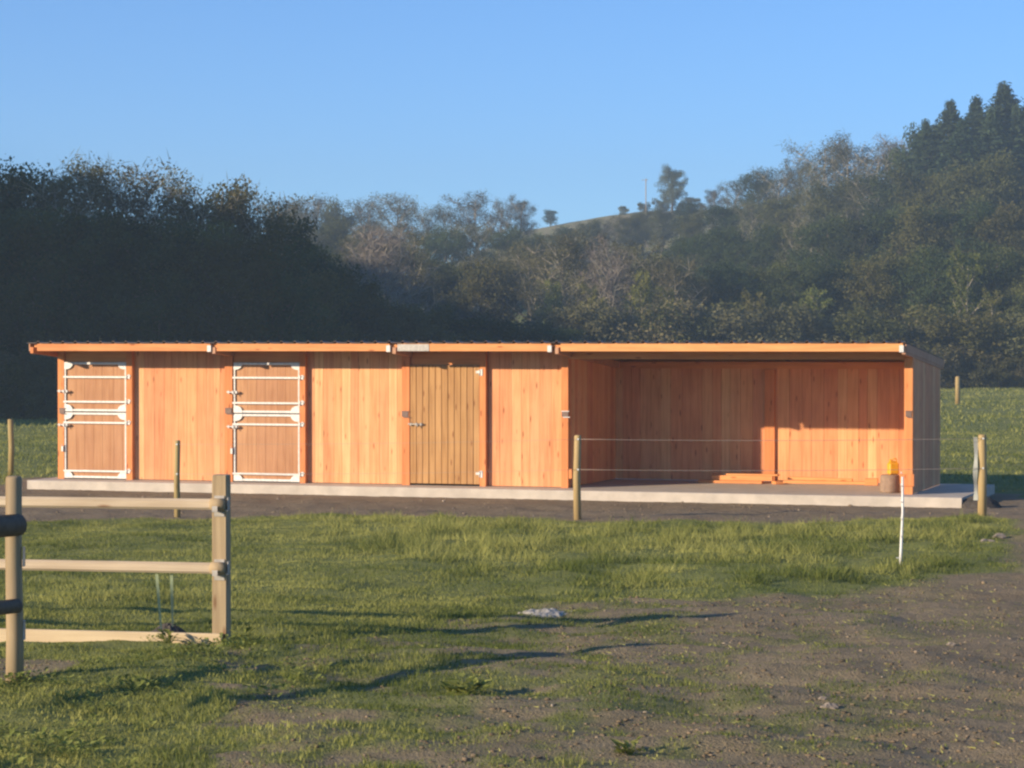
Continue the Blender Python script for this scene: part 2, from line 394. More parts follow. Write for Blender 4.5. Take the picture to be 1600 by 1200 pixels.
grass_obj([blades(230000, 10.5, 22, .014, .05, .0032), blades(240000, 22, 38, .018, .05, .006, near=False, tall=.17), straw(9000, 10.5, 24)], 'short and tussocky green paddock grass in front of the stable')
grass_obj([blades(50000, 44, 80, .05, .11, .015, 3, False), blades(60000, 80, 165, .07, .16, .03, 5, False)], 'green field grass beyond the stable running up to the trees')

# broad-leaved ground cover round the kick board, bottom left
def leaf_cluster(n, rad, hgt, size, seed):
    r = np.random.RandomState(seed); v = []; f = []; t = []
    for i in range(n):
        a = r.rand()*6.28; rr = rad*r.rand()**.7; x, y = rr*math.cos(a), rr*math.sin(a); z = hgt*(.2+.8*r.rand())*(1-.5*rr/rad)
        s = size*(.5+r.rand()); da = a+r.randn()*.7; ux, uy = math.cos(da), math.sin(da); ti = r.uniform(-.6, 2.2)
        o = len(v)
        L_ = s; W = s*.38
        pts = [(0, 0, 0), (L_*.5, -W, ti*L_*.3), (L_*.5, W, ti*L_*.3), (L_, 0, ti*L_*.35)]
        for a_, b_, c_ in pts: v.append((x+a_*ux-b_*uy, y+a_*uy+b_*ux, z+c_))
        f += [o, o+1, o+3, o, o+3, o+2]; tt = .15+.8*r.rand(); t += [tt, tt]
        v += [(x*.4, y*.4, 0), (x*.4+.004, y*.4, 0), (x, y, z)]; f += [o+4, o+5, o+6]; t.append(.2)
    return np.array(v), np.array(f), t
V_, F_, T_ = [], [], []; o = 0
clus = [leaf_cluster(16, .09, .07, .030, s) for s in range(6)]
pts = []
WEED = poly([(-150, 1005), (20, 1010), (340, 1002), (420, 1010), (520, 1050), (420, 1100), (260, 1125), (200, 1300), (-300, 1300)])
Y = rs.rand(5200)*8+10.5; X = -4.5+rs.rand(5200)*5.2
ok = (sdist(WEED, X, Y)+.3*fbm(X/.5, Y/.5) > 0) & (rs.rand(5200) < np.clip(.22+.9*fbm(X/.45, Y/.6), 0, .9)) & (sdist(DIRT, X, Y) < 0)
X, Y = X[ok], Y[ok]; Zg = ter(X, Y)
for x, y, z in zip(X, Y, Zg):
    v, f, t = clus[rs.randint(6)]; a = rs.rand()*6.28; s = .5+rs.rand()*.75
    vv = np.stack([x+s*(v[:, 0]*math.cos(a)-v[:, 1]*math.sin(a)), y+s*(v[:, 0]*math.sin(a)+v[:, 1]*math.cos(a)), z+s*v[:, 2]], 1)
    V_.append(vv); F_.append(f+o); T_.append(np.array(t)*.6+.25+.5*(rs.rand()-.4)); o += len(v)
tag(npmesh('undergrowth', np.concatenate(V_), np.concatenate(F_), 3, np.clip(np.concatenate(T_), 0, 1), M['weed']), 'low leafy weeds growing in front of the slip rails', 'weeds', kind='stuff')
def weed_plant(px, py, sc, label, n=40):
    x, y = gp(px, py); e = empty('weed_plant', (x, y, zt(x, y)-.01)); tag(e, label, 'plant')
    v, f, t = leaf_cluster(n, .13*sc, .16*sc, .09*sc, int(px)); npmesh('foliage', v, f, 3, t, M['weed'], e)
    b = MB()
    for k in range(5):
        a = k*1.3; b.tube([(0, 0, -.02), (.05*sc*math.cos(a), .05*sc*math.sin(a), .11*sc)], [.004, .002], 4)
    b.build('stem', M['weed'], e)
weed_plant(262, 1009, .5, 'leafy weed growing against the bottom board of the slip rails')
weed_plant(380, 1008, .6, 'leafy weed just right of the square slip rail post')
weed_plant(722, 1086, .8, 'bright green tuft in the dark shadow on the mud', 60)
weed_plant(985, 1183, .5, 'small green weed alone in the mud at the bottom centre')
#weed_plant(270, 1184, 1.1, 'pale leafed weed in the grass at the very bottom left')
#weed_plant(470, 1060, 1.2, 'dark leafy clump at the left end of the shadow on the mud')
#weed_plant(1400, 1178, .7, 'small weed in the gravel at the bottom right', 22)

# gravel and clods (uncountable)
def stones(n, y0, y1, smin, smax, fn, name, label, m, marg=1.0):
    ph = (1+5**.5)/2
    base = np.array([(-1, ph, 0), (1, ph, 0), (-1, -ph, 0), (1, -ph, 0), (0, -1, ph), (0, 1, ph), (0, -1, -ph), (0, 1, -ph), (ph, 0, -1), (ph, 0, 1), (-ph, 0, -1), (-ph, 0, 1)])/1.9
    fc = np.array([(0,11,5),(0,5,1),(0,1,7),(0,7,10),(0,10,11),(1,5,9),(5,11,4),(11,10,2),(10,7,6),(7,1,8),(3,9,4),(3,4,2),(3,2,6),(3,6,8),(3,8,9),(4,9,5),(2,4,11),(6,2,10),(8,6,7),(9,8,1)])
    Y = np.sqrt(rs.rand(n)*(y1**2-y0**2)+y0**2); X = (rs.rand(n)*2-1)*(Y*.2055+marg)
    k = fn(X, Y); X, Y = X[k], Y[k]; n = len(X); Zg = ter(X, Y)
    s = smin+(smax-smin)*rs.rand(n)**4
    sc = s[:, None]*(.6+.8*rs.rand(n, 3))*np.array([1, 1, .55])
    v = base[None]*(1+.25*rs.randn(n, 12, 1)*.6)*sc[:, None, :]; v = v+np.stack([X, Y, Zg+s*.12], 1)[:, None, :]
    f = (fc[None]+(np.arange(n)*12)[:, None, None]).ravel()
    o = npmesh(name, v.reshape(-1, 3), f, 3, np.repeat(rs.rand(n), 20), m)
    return tag(o, label, name, kind='stuff')
def gravel_mat():
    m, nt, b = mat('gravel_mix'); at = N(nt, 'ShaderNodeAttribute', attribute_name='tone')
    cr = N(nt, 'ShaderNodeValToRGB'); e = cr.color_ramp.elements; e[0].color = (.18, .13, .08, 1); e[0].position = 0; e[1].color = (.28, .21, .135, 1); e[1].position = .85
    x = e.new(.99); x.color = (.34, .28, .21, 1)
    L(nt, at.outputs['Fac'], cr.inputs[0]); L(nt, cr.outputs[0], b.inputs['Base Color']); b.inputs['Roughness'].default_value = .9; b.inputs['Specular IOR Level'].default_value = .15; return m
M['gravel'] = gravel_mat()
M['clod'] = plain('earth_clod', (.19, .145, .09), .95, 0, .4, 6, .3, .1)
inmud = lambda X, Y: (cover(X, Y) < .35)
stones(7000, 10.5, 20, .003, .016, inmud, 'gravel', 'small stones and clods scattered over the muddy ground', M['gravel'])
clod = lambda X, Y: (cover(X, Y) < .6) & (fbm(X/.9+7, Y/1.2, 3) > -.15)
stones(24000, 10.5, 24, .003, .017, clod, 'dirt', 'dark crumbly clods of trodden earth lying over the mud', M['clod'])
stones(5000, 20, 46, .005, .026, inmud, 'gravel', 'small stones along the dirt strip and track by the slab', M['gravel'])

def rock(px, py, r, label, m=None, flat=.55):
    x, y = gp(px, py); r_ = np.random.RandomState(int(px+py)); b = MB(); vs = []; fs = []
    nu, nv = 12, 7
    for j in range(nv+1):
        for i in range(nu):
            th = math.pi*j/nv; ph = 2*math.pi*i/nu; q = 1+.22*math.sin(3*ph+th*2+r_.rand()*.4)+.12*r_.randn()*.6
            vs.append((r*q*math.sin(th)*math.cos(ph)*1.25, r*q*math.sin(th)*math.sin(ph), r*flat*q*math.cos(th)))
    for j in range(nv):
        for i in range(nu): i2 = (i+1) % nu; fs.append([j*nu+i, j*nu+i2, (j+1)*nu+i2, (j+1)*nu+i])
    b.add(vs, fs, .5, False); o = b.build('rock', m or M['rock'], None, (x, y, zt(x, y)+r*flat*.35))
    o['label'] = label; o['category'] = 'rock'; return o
rock(1541, 847, .085, 'pale stone at the grass edge below the right fence post')
rock(1561, 838, .07, 'small pale stone farther right at the grass edge below the right fence post')
rock(1297, 1112, .038, 'pale stone alone on the mud at the lower right')
rock(1286, 1095, .02, 'very small pale stone just behind the pale stone on the lower right mud')
rock(1487, 1010, .025, 'tan stone on the dirt track at the far right')
#rock(1580, 950, .05, 'tan stone in the track close to the right edge of the picture')
#rock(1218, 1068, .03, 'small flat stone in the middle of the mud right of centre')
#rock(955, 1066, .035, 'grey stone on the mud just right of the dark shadow')

# crumpled pale sack
x, y = gp(852, 957); vs = []; fs = []; nu, nv = 34, 14; b = MB()
for j in range(nv):
    for i in range(nu):
        a = (i/(nu-1)-.5)*.44; c = (j/(nv-1)-.5)*.5; rr = math.sqrt((a/.22)**2+(c/.25)**2)
        h = max(0, 1-rr**1.6)*.028+.03*float(fbm(np.array([a*16+40]), np.array([c*14]), 3)[0])
        vs.append((a*(1+.15*math.sin(c*22)), c, zt(x+a, y+c)+h-.004 if rr < 1.25 else zt(x+a, y+c)-.03))
for j in range(nv-1):
    for i in range(nu-1): fs.append([j*nu+i, j*nu+i+1, (j+1)*nu+i+1, (j+1)*nu+i])
b.add(vs, fs, .5, False); o = b.build('crumpled_sack', M['sack'], None, (x, y, 0)); tag(o, 'flat crumpled whitish sack lying on the mud in the middle', 'sack')

def mound(x, y, r, h, label, name, cat):
    b = MB(); vs = [(0, 0, h)]; fs = []; n = 20
    for j in range(1, 7):
        for i in range(n):
            a = 6.283*i/n; q = r*j/6*(1+.12*random.uniform(-1, 1)); vs.append((q*math.cos(a), q*math.sin(a), h*math.cos(j/6*math.pi/2)+random.uniform(-.008, .008)-(.03 if j == 6 else 0)))
    for i in range(n): fs.append([0, 1+i, 1+(i+1) % n])
    for j in range(5):
        for i in range(n): fs.append([1+j*n+i, 1+(j+1)*n+i, 1+(j+1)*n+(i+1) % n, 1+j*n+(i+1) % n])
    b.add(vs, fs, .5, False); o = b.build(name, M['soil'], None, (x, y, zt(x, y))); return tag(o, label, cat)

# ------------------------------------------------------------------ CONCRETE SLAB
def frame_empty(name): return empty(name, (LX, LY, SLAB), -TH)
b = MB(); rr = random.Random(5)
front = -.66; sl0, sl1 = s_of(42, -.66), s_of(1503, -.66)
n = 60; xs = [sl0+(sl1-sl0)*i/n for i in range(n+1)]
vs = []; fs = []
rows = [(front, -.55), (front, -.012), (front+.012, 0), (DEP*.35, .0), (DEP+.35, 0), (DEP+.35, -.55)]
for x in xs:
    j = .012*math.sin(x*1.7)+rr.uniform(-.006, .006)
    for (yy, zz) in rows: vs.append((x, yy+(j if yy < 0 else 0), zz))
m_ = len(rows)
for i in range(n):
    for j in range(m_-1): fs.append([i*m_+j, (i+1)*m_+j, (i+1)*m_+j+1, i*m_+j+1])
fs.append([j for j in range(m_)]); fs.append([n*m_+j for j in range(m_)])
b.add(vs, fs); sl = b.build('concrete_slab', M['concrete']); sl.location = (LX, LY, SLAB); sl.rotation_euler = (0, 0, -TH)
tag(sl, 'pale concrete slab the stable stands on', kind='structure')

# ------------------------------------------------------------------ STABLE
st = frame_empty('wooden_stable'); tag(st, 'long orange timber stable with two stable doors and an open bay', 'stable')
HT = 2.46                                                # front wall height
def rz(y): return 2.435-.07*(y+.74)                     # underside of the roof sheets at depth y
def boards(b, x0, x1, y0, y1, z0, z1, w=.165, seed=1, tmin=0.0, tmax=1.0, gap=.004, slope=False, lap=.004):
    r = random.Random(seed); x = x0
    while x < x1-1e-4:
        ww = w*(1+r.uniform(-.25, .25)); e = min(x+ww, x1)
        if x1-e < .05: e = x1
        pz = r.uniform(0, lap)
        b.box(x+gap/2, e-gap/2, y0+pz, y1, z0, z1, tmin+(tmax-tmin)*r.random()); x = e
def boards_y(b, x0, x1, y0, y1, z0, ztop, w=.165, seed=1):    # a side wall whose top follows the roof
    r = random.Random(seed); y = y0
    while y < y1-1e-4:
        e = min(y+w*(1+r.uniform(-.2, .2)), y1)
        if y1-e < .05: e = y1
        p = r.uniform(0, .004); a, c = y+.002, e-.002
        vs = [(x0+p,a,z0),(x1-p,a,z0),(x1-p,c,z0),(x0+p,c,z0),(x0+p,a,ztop(a)),(x1-p,a,ztop(a)),(x1-p,c,ztop(c)),(x0+p,c,ztop(c))]
        b.add(vs, [(0,3,2,1),(4,5,6,7),(0,1,5,4),(1,2,6,5),(2,3,7,6),(3,0,4,7)], r.random()); y = e
PY = .10                                                 # panels sit this far behind the post faces
S = lambda px: s_of(px, PY)
S0 = lambda px: s_of(px, 0)
# boarded panels of the front
for k, (a, c) in enumerate([(209, 351), (480, 628), (763, 878)]):
    b = MB(); boards(b, S(a), S(c), PY, PY+.025, .01, HT-.1, .17, 20+k); b.build('wall_panel', M['larch'], st)
# posts
def post(x0, x1, y0=0, y1=.12, z0=0.0, z1=None, m='larch_post', name='post', tone=None):
    b = MB(); b.box(x0, x1, y0, y1, z0, z1 or rz(y1)-.01, random.random() if tone is None else tone, .004); return b.build(name, M[m], st)
post(S0(90), S0(100)); post(S0(197), S0(206.5)); post(S0(351), S0(363)); post(S0(468), S0(477))
post(S0(628), S0(640)); post(S0(749.5), S0(759)); post(S0(877), S0(888))
post(S0(1413), S0(1426.5), 0, .14, tone=.9)
# header board above doors and panels
for a, c, z in ((100, 197, 2.136), (363, 468, 2.136), (640, 749.5, 2.096)):
    b = MB(); b.box(S0(a)+.004, S0(c)-.004, .055, .10, z, 2.36, random.random()); b.build('header_board', M['larch_beam'], st)
b = MB(); b.box(S0(888)+.003, S0(1413)-.003, .03, .12, 2.2, 2.33, .6); b.build('header_beam', M['larch_beam'], st)
# back wall, end walls, partition
b = MB(); boards(b, 0.0, S0(888)-.1, DEP, DEP+.025, .01, rz(DEP)-.02, .17, 40)
b.build('back_wall', M['larch'], st)
b = MB(); boards(b, S0(888)-.09, LEN-.06, DEP-.002, DEP+.025, .01, rz(DEP)-.02, .2, 44, lap=.008)
b.build('back_wall', M['larch'], st)
b = MB(); boards_y(b, .0, .03, .13, DEP-.004, .01, lambda y: rz(y)-.015, .17, 41); b.build('side_wall', M['larch'], st)
b = MB(); boards_y(b, LEN-.035, LEN-.004, .145, DEP-.004, .01, lambda y: rz(y)-.015, .17, 42); b.build('side_wall', M['larch'], st)
b = MB(); boards_y(b, S0(888)-.06, S0(888)-.025, .125, DEP-.006, .01, lambda y: rz(y)-.015, .19, 43); b.build('partition_wall', M['larch'], st)
# bracing on the inside of the open bay's back wall
xb = s_of(1206, DEP-.05)
b = MB(); b.box(xb-.13, xb+.055, DEP-.055, DEP-.008, .012, rz(DEP)-.16, .2, .003); b.build('wall_stud', M['larch_post'], st)
b = MB(); b.box(S0(888)-.02, LEN-.04, DEP-.06, DEP-.009, rz(DEP)-.15, rz(DEP)-.03, .4); b.build('wall_plate', M['larch_beam'], st)
# small steel joining plates on the posts, each with two pale lips
for px, w in ((97, .11), (357, .13), (633, .12), (883, .12), (1420, .10)):
    d0 = -.012; x = S0(px); z = z_of(647 if px > 500 else 642, px)
    b = MB(); b.box(x-w/2, x+w/2, d0, -.001, z-.045, z+.04, .5, .003); pl = b.build('joining_plate', M['darksteel'], st)
    for (a, c, z0_) in ((-w/2, w/2+.015, z+.041), (-w/2+.03, w/2+.03, z-.06)):
        b = MB(); b.box(x+a, x+c, d0-.008, d0-.001, z0_, z0_+.014, .5); b.build('lip', M['galv' if px in (883,) else 'darksteel'], pl)
b = MB(); b.box(S0(888)+.002, S0(888)+.06, .01, .09, z_of(748, 888), z_of(733, 888), .8, .003); b.build('noggin', M['larch_post'], st)
b = MB(); b.box(S0(1408), LEN+.03, -.022, -.002, z_of(760, 1424), z_of(741, 1424), .6, .003); b.build('foot_block', M['larch_post'], st)

# roof
RX0, RX1 = s_of(45, -.74), s_of(1416, -.74); yb = DEP+.28
b = MB(); pitch = .25; prof = []; x = RX0
while x < RX1-1e-3:
    for dx, dz in ((0, 0), (.19, 0), (.205, .030), (.235, .030)):
        if x+dx <= RX1: prof.append((x+dx, dz))
    x += pitch
prof.append((RX1, 0))
vs = []; fs = []; n = len(prof)
for (yy, th_) in ((-.80, .0), (yb, .0)):
    for t_ in (0, .012):
        for (px_, dz) in prof: vs.append((px_, yy, rz(yy)+.035+dz+t_))
for i in range(n-1):
    fs += [[i, i+1, 2*n+i+1, 2*n+i], [n+i, 3*n+i, 3*n+i+1, n+i+1], [i, n+i, n+i+1, i+1], [2*n+i, 2*n+i+1, 3*n+i+1, 3*n+i]]
fs += [[0, 2*n, 3*n, n], [n-1, 2*n-1, 4*n-1, 3*n-1]]
b.add(vs, fs); roof = b.build('roof', M['roof'], st)
# purlins and rafters below the sheets
def slopebox(b, x0, x1, y0, y1, top, dep, tone=.5):
    vs = []
    for yy in (y0, y1):
        for (xx, zz) in ((x0, -dep), (x1, -dep), (x1, 0), (x0, 0)): vs.append((xx, yy, rz(yy)+top+zz))
    b.add(vs, [(0,1,2,3),(7,6,5,4),(0,4,5,1),(1,5,6,2),(2,6,7,3),(3,7,4,0)], tone)
for yy in (-.70, .3, 1.3, 2.3, 3.2):
    b = MB(); b.box(RX0+.09, RX1-.09, yy, yy+.05, rz(yy)-.03, rz(yy)+.024, .5); b.build('purlin', M['larch_beam'], st)
for px in (50.5, 334, 616, 870, 1412):
    x = s_of(px, -.74); b = MB(); slopebox(b, x-.03, x+.03, -.745 if px > 60 else -.76, yb-.05, -.033, .11, .5); b.build('rafter', M['larch_dark' if px > 60 else 'larch_post'], st)
for px in ():
    x = s_of(px, .5); b = MB(); slopebox(b, x-.025, x+.025, -.68, yb-.05, -.033, .10, .5); b.build('rafter', M['larch_dark'], st)
# fascia boards between the rafter ends
zf0 = 2.335; zf1 = 2.468
segs = [(58, 329), (338.5, 609), (621, 861), (876, 1411)]
for k, (a, c) in enumerate(segs):
    x0, x1 = s_of(a, -.76), s_of(c, -.76)
    b = MB(); b.box(x0, x1, -.765, -.74, zf0, zf1, .2+.2*k, .003); fa = b.build('fascia_board', M['larch_beam'], st)
    b = MB(); b.box(x1-.06, x1+.012, -.775, -.766, zf0-.012, zf0+.10, .5, .002); b.box(x1+.001, x1+.012, -.765, -.70, zf0-.012, zf0+.10, .5); b.build('end_bracket', M['galv'], fa)
    if k == 2:
        b = MB(); b.box(x0+.002, x0+.58, -.774, -.767, zf0+.002, zf1-.012, .5, .002); b.build('metal_cladding', M['steel'], fa)
# dark barge boards closing the sloping ends
for xx in (RX0, RX1-.024):
    b = MB(); slopebox(b, xx, xx+.022, -.73, yb, .03, .13, .5); b.build('barge_board', M['larch_dark'], st)

# stable doors: two leaves each, hung in a white galvanised frame
def leaf(b, fr, w, z0, z1, strips, seed):
    boards(b, .03, w-.03, .035, .06, z0+.02, z1-.02, .19, seed, lap=.002)
    for (x0, x1) in ((0, .03), (w-.03, w)): fr.box(x0, x1, .008, .034, z0, z1, .5, .004)
    for (a, c) in ((z0, z0+.042), (z1-.042, z1)): fr.box(.031, w-.031, .006, .034, a, c, .5, .004)
    for z in strips: fr.box(-.02, w+.075, -.006, .007, z-.018, z+.018, .5, .003)
def gusset(w, zc, up, right):                           # curved corner plate
    pts = [(0, 0)]; h = .13*up; r_ = .175
    for k in range(9):
        t = k/8*math.pi/2; pts.append((r_*math.cos(t)**.7 if k < 8 else .02, h*math.sin(t)))
    pts.append((0, h))
    if right: pts = [(w-x, z) for x, z in pts]
    return [(x, zc+z) for x, z in pts]
def bolt(x, z, parent, m='galv', s=1.0, y=-.02):
    b = MB(); b.tube([(x-.10*s, y-.012, z+.004), (x+.13*s, y-.012, z)], .011*s, 8)
    for dx in (-.06, .02, .09): b.box(x+dx*s-.014, x+dx*s+.014, y-.026, y+.012, z-.024, z+.026, .5, .003)
    b.tube([(x+.04*s, y-.02, z), (x+.05*s, y-.05, z-.045)], .008*s, 6)
    return b.build('bolt', M[m], parent)
def stable_door(px0, px1, label, seed):
    x0, x1 = S0(px0)+.004, S0(px1)-.004; w = x1-x0
    for (nm, z0, z1, strips, hz) in (('lower', .02, 1.215, (.15, 1.03), (.15, 1.03)), ('upper', 1.235, 2.13, (1.41, 1.86), (1.41, 1.86))):
        e = empty('door', (x0, .0, 0), 0, st); e['label'] = f'{nm} leaf of the {label}'
        b, fr = MB(), MB(); leaf(b, fr, w, z0, z1, strips, seed)
        b.build('door_panel', M['door_board'], e); fr.build('door_frame', M['galv'], e)
        for right in (0, 1):
            for (zc, up) in ((z0, 1), (z1, -1)):
                q = MB(); q.prism(gusset(w, zc, up, right), .0, .0075, .5)
                q.build('corner_plate', M['galv'], e)
        for z in hz:
            q = MB(); q.tube([(w+.02, -.018, z-.04), (w+.02, -.018, z+.04)], .012, 8); q.box(w+.04, w+.085, -.014, -.0065, z-.03, z+.05, .5, .003); q.box(w+.03, w+.1, -.014, -.0065, z+.012, z+.03, .5)
            q.build('hinge', M['galv'], e)
        bolt(-.02, 1.60 if nm == 'upper' else .985, e)
        if nm == 'lower':
            q = MB(); q.box(-.05, -.01, -.03, -.004, .50, .60, .5, .004); q.tube([(-.03, -.02, .60), (-.03, -.05, .63)], .007, 6); q.build('kick_latch', M['galv'], e)
stable_door(100, 197, 'left end stable door', 61)
stable_door(364.5, 468, 'stable door between the two boarded panels', 62)
# boarded tack-room door
x0, x1 = S0(640)+.003, S0(749.5)-.003; e = empty('door', (x0, 0, 0), 0, st); e['label'] = 'olive brown tongue and groove door'
w = x1-x0; b = MB(); r = random.Random(9); nb = 11; bw = w/nb
for k in range(nb):
    a, c = k*bw+.004, (k+1)*bw-.004; pz = r.uniform(0, .003)
    b.box(a, c, .012+pz, .04, .035, 2.09, r.random(), .004)
b.build('door_panel', M['tack_board'], e)
b = MB(); b.box(.0, w, .041, .07, .03, 2.10, .2); b.build('door_backing', M['larch_dark'], e)
bolt(.10, z_of(663, 645), e, 'steel', 1.25, -.005)
for zz in (z_of(582, 750), z_of(741, 750)):
    q = MB(); q.box(w-.07, w+.0, -.004, .008, zz-.015, zz+.03, .5, .003); q.box(w+.012, w+.06, -.012, -.002, zz-.06, zz+.06, .5, .004); q.tube([(w+.005, -.012, zz-.05), (w+.005, -.012, zz+.05)], .014, 8); q.build('hinge', M['galv'], e)

# ------------------------------------------------------------------ loose timber and the can in the open bay
def plank(px0, px1, d, z, h, dep, label, rot=0.0, tone=.8, skew=0.0):
    a, c = s_of(px0, d), s_of(px1, d); L2 = (c-a)/2
    b = MB(); b.box(-L2, L2, -dep/2, dep/2, 0, h, tone, .003)
    o = b.build('timber_board', M['larch_beam'])
    X, Y = loc2w((a+c)/2, d); o.location = (X, Y, SLAB+z); o.rotation_euler = (0, skew, -TH+rot)
    return tag(o, label, 'board', 'loose boards on the slab in the open bay')
plank(1092, 1192, 2.35, .003, .045, .16, 'orange board lowest of the pile on the slab, its end sticking out left', .0, .3)
plank(1113, 1208, 2.42, .050, .085, .10, 'thick square cut board in the middle of the pile on the slab', .0, .9)
plank(1136, 1217, 2.50, .137, .028, .16, 'thin pale board on top of the pile on the slab', 0, 1.0)
plank(1216, 1358, 2.62, .003, .05, .14, 'long board on the slab right of the board pile, along the back wall', .0, .8)
plank(1232, 1332, 2.74, .055, .05, .09, 'short board lying tilted over the long board by the back wall', .03, 1.0, .02)
plank(1352, 1372, 2.45, .003, .12, .14, 'short offcut at the right end of the boards by the back wall', .1, .5)
plank(1209, 1221, 2.30, .003, .05, .25, 'small dark offcut beside the right end of the board pile', .5, .2)
X, Y = loc2w(s_of(1391, .42), .42)
b = MB(); r_ = random.Random(2); w = .165
b.tube([(0, 0, 0), (0, 0, .03), (0, 0, .27), (0, 0, .295)], [.16, .168, .162, .15], 14, .5, True, .03)
o = b.build('wooden_stump', M['block'], None, (X, Y, SLAB+.002)); tag(o, 'squat greyish wood block inside the right post of the open bay', 'stump')
e = empty('jerry_can', (X+.05, Y, SLAB+.298), .25); tag(e, 'bright yellow plastic can standing on the grey wood block', 'can')
b = MB(); b.box(-.085, .085, -.06, .06, 0, .20, .5, .02); b.box(-.065, .065, -.045, .045, .2, .225, .5, .01); b.build('body', M['yellow'], e)
b = MB(); b.tube([(-.045, 0, .225), (-.045, 0, .255)], .02, 10); b.build('cap', M['yellow'], e)
b = MB(); b.tube([(-.01, 0, .225), (0, 0, .262), (.055, 0, .262), (.065, 0, .225)], .009, 8); b.build('handle', M['yellow'], e)

# ------------------------------------------------------------------ SLIP RAILS (foreground left)
fx, fy = gp(345, 1005)
dirx, diry = 1.0, -.20                                 # right end slightly nearer
e = empty('slip_rail_fence', (fx, fy, zt(fx, fy)), math.atan2(diry, dirx)); tag(e, 'weathered slip rail panel with square post and pale bottom board', 'fence')
h_ = lambda py, Y=fy: EYE-(py-HY)/F*Y-zt(fx, fy)
b = MB(); b.box(-.055, .055, -.045, .06, -.3, h_(742), .3, .006); b.build('post', M['grey_post'], e)
for (py, dz) in ((787, 0.0), (886.5, .02)):
    z = h_(py); b = MB(); pts = []; rd = []
    for k in range(14):
        t = k/13; x = .045-2.6*t; pts.append((x, -.092, z+dz*t+.002*math.sin(k*1.3+py))); rd.append(.040+.0012*math.sin(k*1.7+py))
    pts = [(.06, -.092, z)]+pts; rd = [.03]+rd
    b = MB(); b.box(-6.2, .06, -.118, -.066, z-.039, z+.039, .6, .016, Matrix.Identity(4)); b.build('rail', M['grey_wood'], e)
    b = MB()                                            # steel hook that carries the rail end
    y_ = -.145
    b.box(-.035, .04, -.052, -.046, z-.09, z+.06, .5); b.box(-.02, .02, -.146, -.047, z-.052, z-.044, .5); b.box(-.02, .02, -.148, -.142, z-.052, z-.01, .5)
    for k in range(8):
        a = math.pi*k/7
    b.box(.062, .085, -.10, -.06, z-.045, z-.038, .5); b.box(.078, .085, -.10, -.06, z-.045, z+.05, .5); b.box(.045, .075, -.06, -.05, z-.045, z-.01, .5)
    b.build('bracket', M['tape'] if False else M['steel'], e)
    b = MB(); b.tube([(-.045, -.092, z), (.065, -.092, z)], .044, 14, .3); b.build('rail_sleeve', M['grey_post'], e)
b = MB(); b.box(-6.3, -6.19, -.045, .06, -.4, h_(742), .6, .006); b.build('post', M['grey_post'], e)
z0 = h_(1012); b = MB(); b.box(-6.2, .03, -.085, -.047, z0-.12, h_(989), .5, .004); b.build('bottom_board', M['pale_board'], e)
# round corner post with three rails that run back past the camera's left
cx_, cy_ = gp(21, 1071)
e2 = empty('corner_rail_fence', (cx_, cy_, zt(cx_, cy_))); tag(e2, 'round weathered corner post with shade-darkened rail ends at the left edge', 'fence')
hh = lambda py: EYE-(py-HY)/F*cy_-zt(cx_, cy_)
b = MB(); b.tube([(0, 0, -.2), (.004, 0, .3), (-.003, 0, .8), (0, 0, hh(748)), (0, 0, hh(744))], [.056, .054, .052, .05, .044], 16, .7, True, .02); b.build('post', M['grey_post'], e2)
rx_, ry_ = -.485, -.875
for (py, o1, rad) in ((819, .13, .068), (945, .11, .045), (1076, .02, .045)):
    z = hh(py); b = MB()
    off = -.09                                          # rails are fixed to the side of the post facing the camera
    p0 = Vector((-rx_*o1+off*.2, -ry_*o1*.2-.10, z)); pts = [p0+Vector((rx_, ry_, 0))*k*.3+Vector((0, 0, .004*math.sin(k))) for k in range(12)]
    b.tube(pts, rad, 12, .3, True, .03); b.build('rail', M['shaded_rail'], e2)
for (py) in (870, 985):
    b = MB(); z = hh(py); b.box(.056, .066, -.02, .02, z-.06, z+.06, .5); b.build('bracket', M['steel'], e2)

# tapes hanging from the slip rail and the mole hill below
for (p0, p1) in (((244, 897), (251, 984)), ((267, 897), (269, 980))):
    Yt = fy+.02; P = lambda p: Vector(((p[0]-CX)/F*Yt, Yt, EYE-(p[1]-HY)/F*Yt))
    a, c = P(p0), P(p1); b = MB(); n = 12; vs = []; fs = []
    for k in range(n+1):
        t = k/n; q = a.lerp(c, t); tw = t*2.4; wx, wy = .011*math.cos(tw*.5), .011*math.sin(tw*.5)
        vs += [(q.x-wx, q.y-wy, q.z), (q.x+wx, q.y+wy, q.z), (q.x+wx, q.y+wy+.003, q.z), (q.x-wx, q.y-wy+.003, q.z)]
    for k in range(n):
        for j in range(4): fs.append([k*4+j, k*4+(j+1) % 4, k*4+4+(j+1) % 4, k*4+4+j])
    b.add(vs, fs); o = b.build('fence_tape', M['greentape'])
    tag(o, 'pale green tape hanging from the middle slip rail, the '+('slanting left one' if p0[0] < 250 else 'upright right one')+' of two', 'tape', 'tapes hanging from the slip rail')
mx, my = gp(258, 990); my = fy+.42; mx = (262-CX)/F*my
mound(mx, my, .19, .14, 'small dark molehill behind the bottom board of the slip rails', 'molehill', 'molehill')
X, Y = loc2w(s_of(1518, -.3), -.45)
mound(X+.15, Y, .38, .2, 'dark heap against the right end of the slab', 'dark_heap', 'soil heap')  # plain dark lump set at the right end of the slab

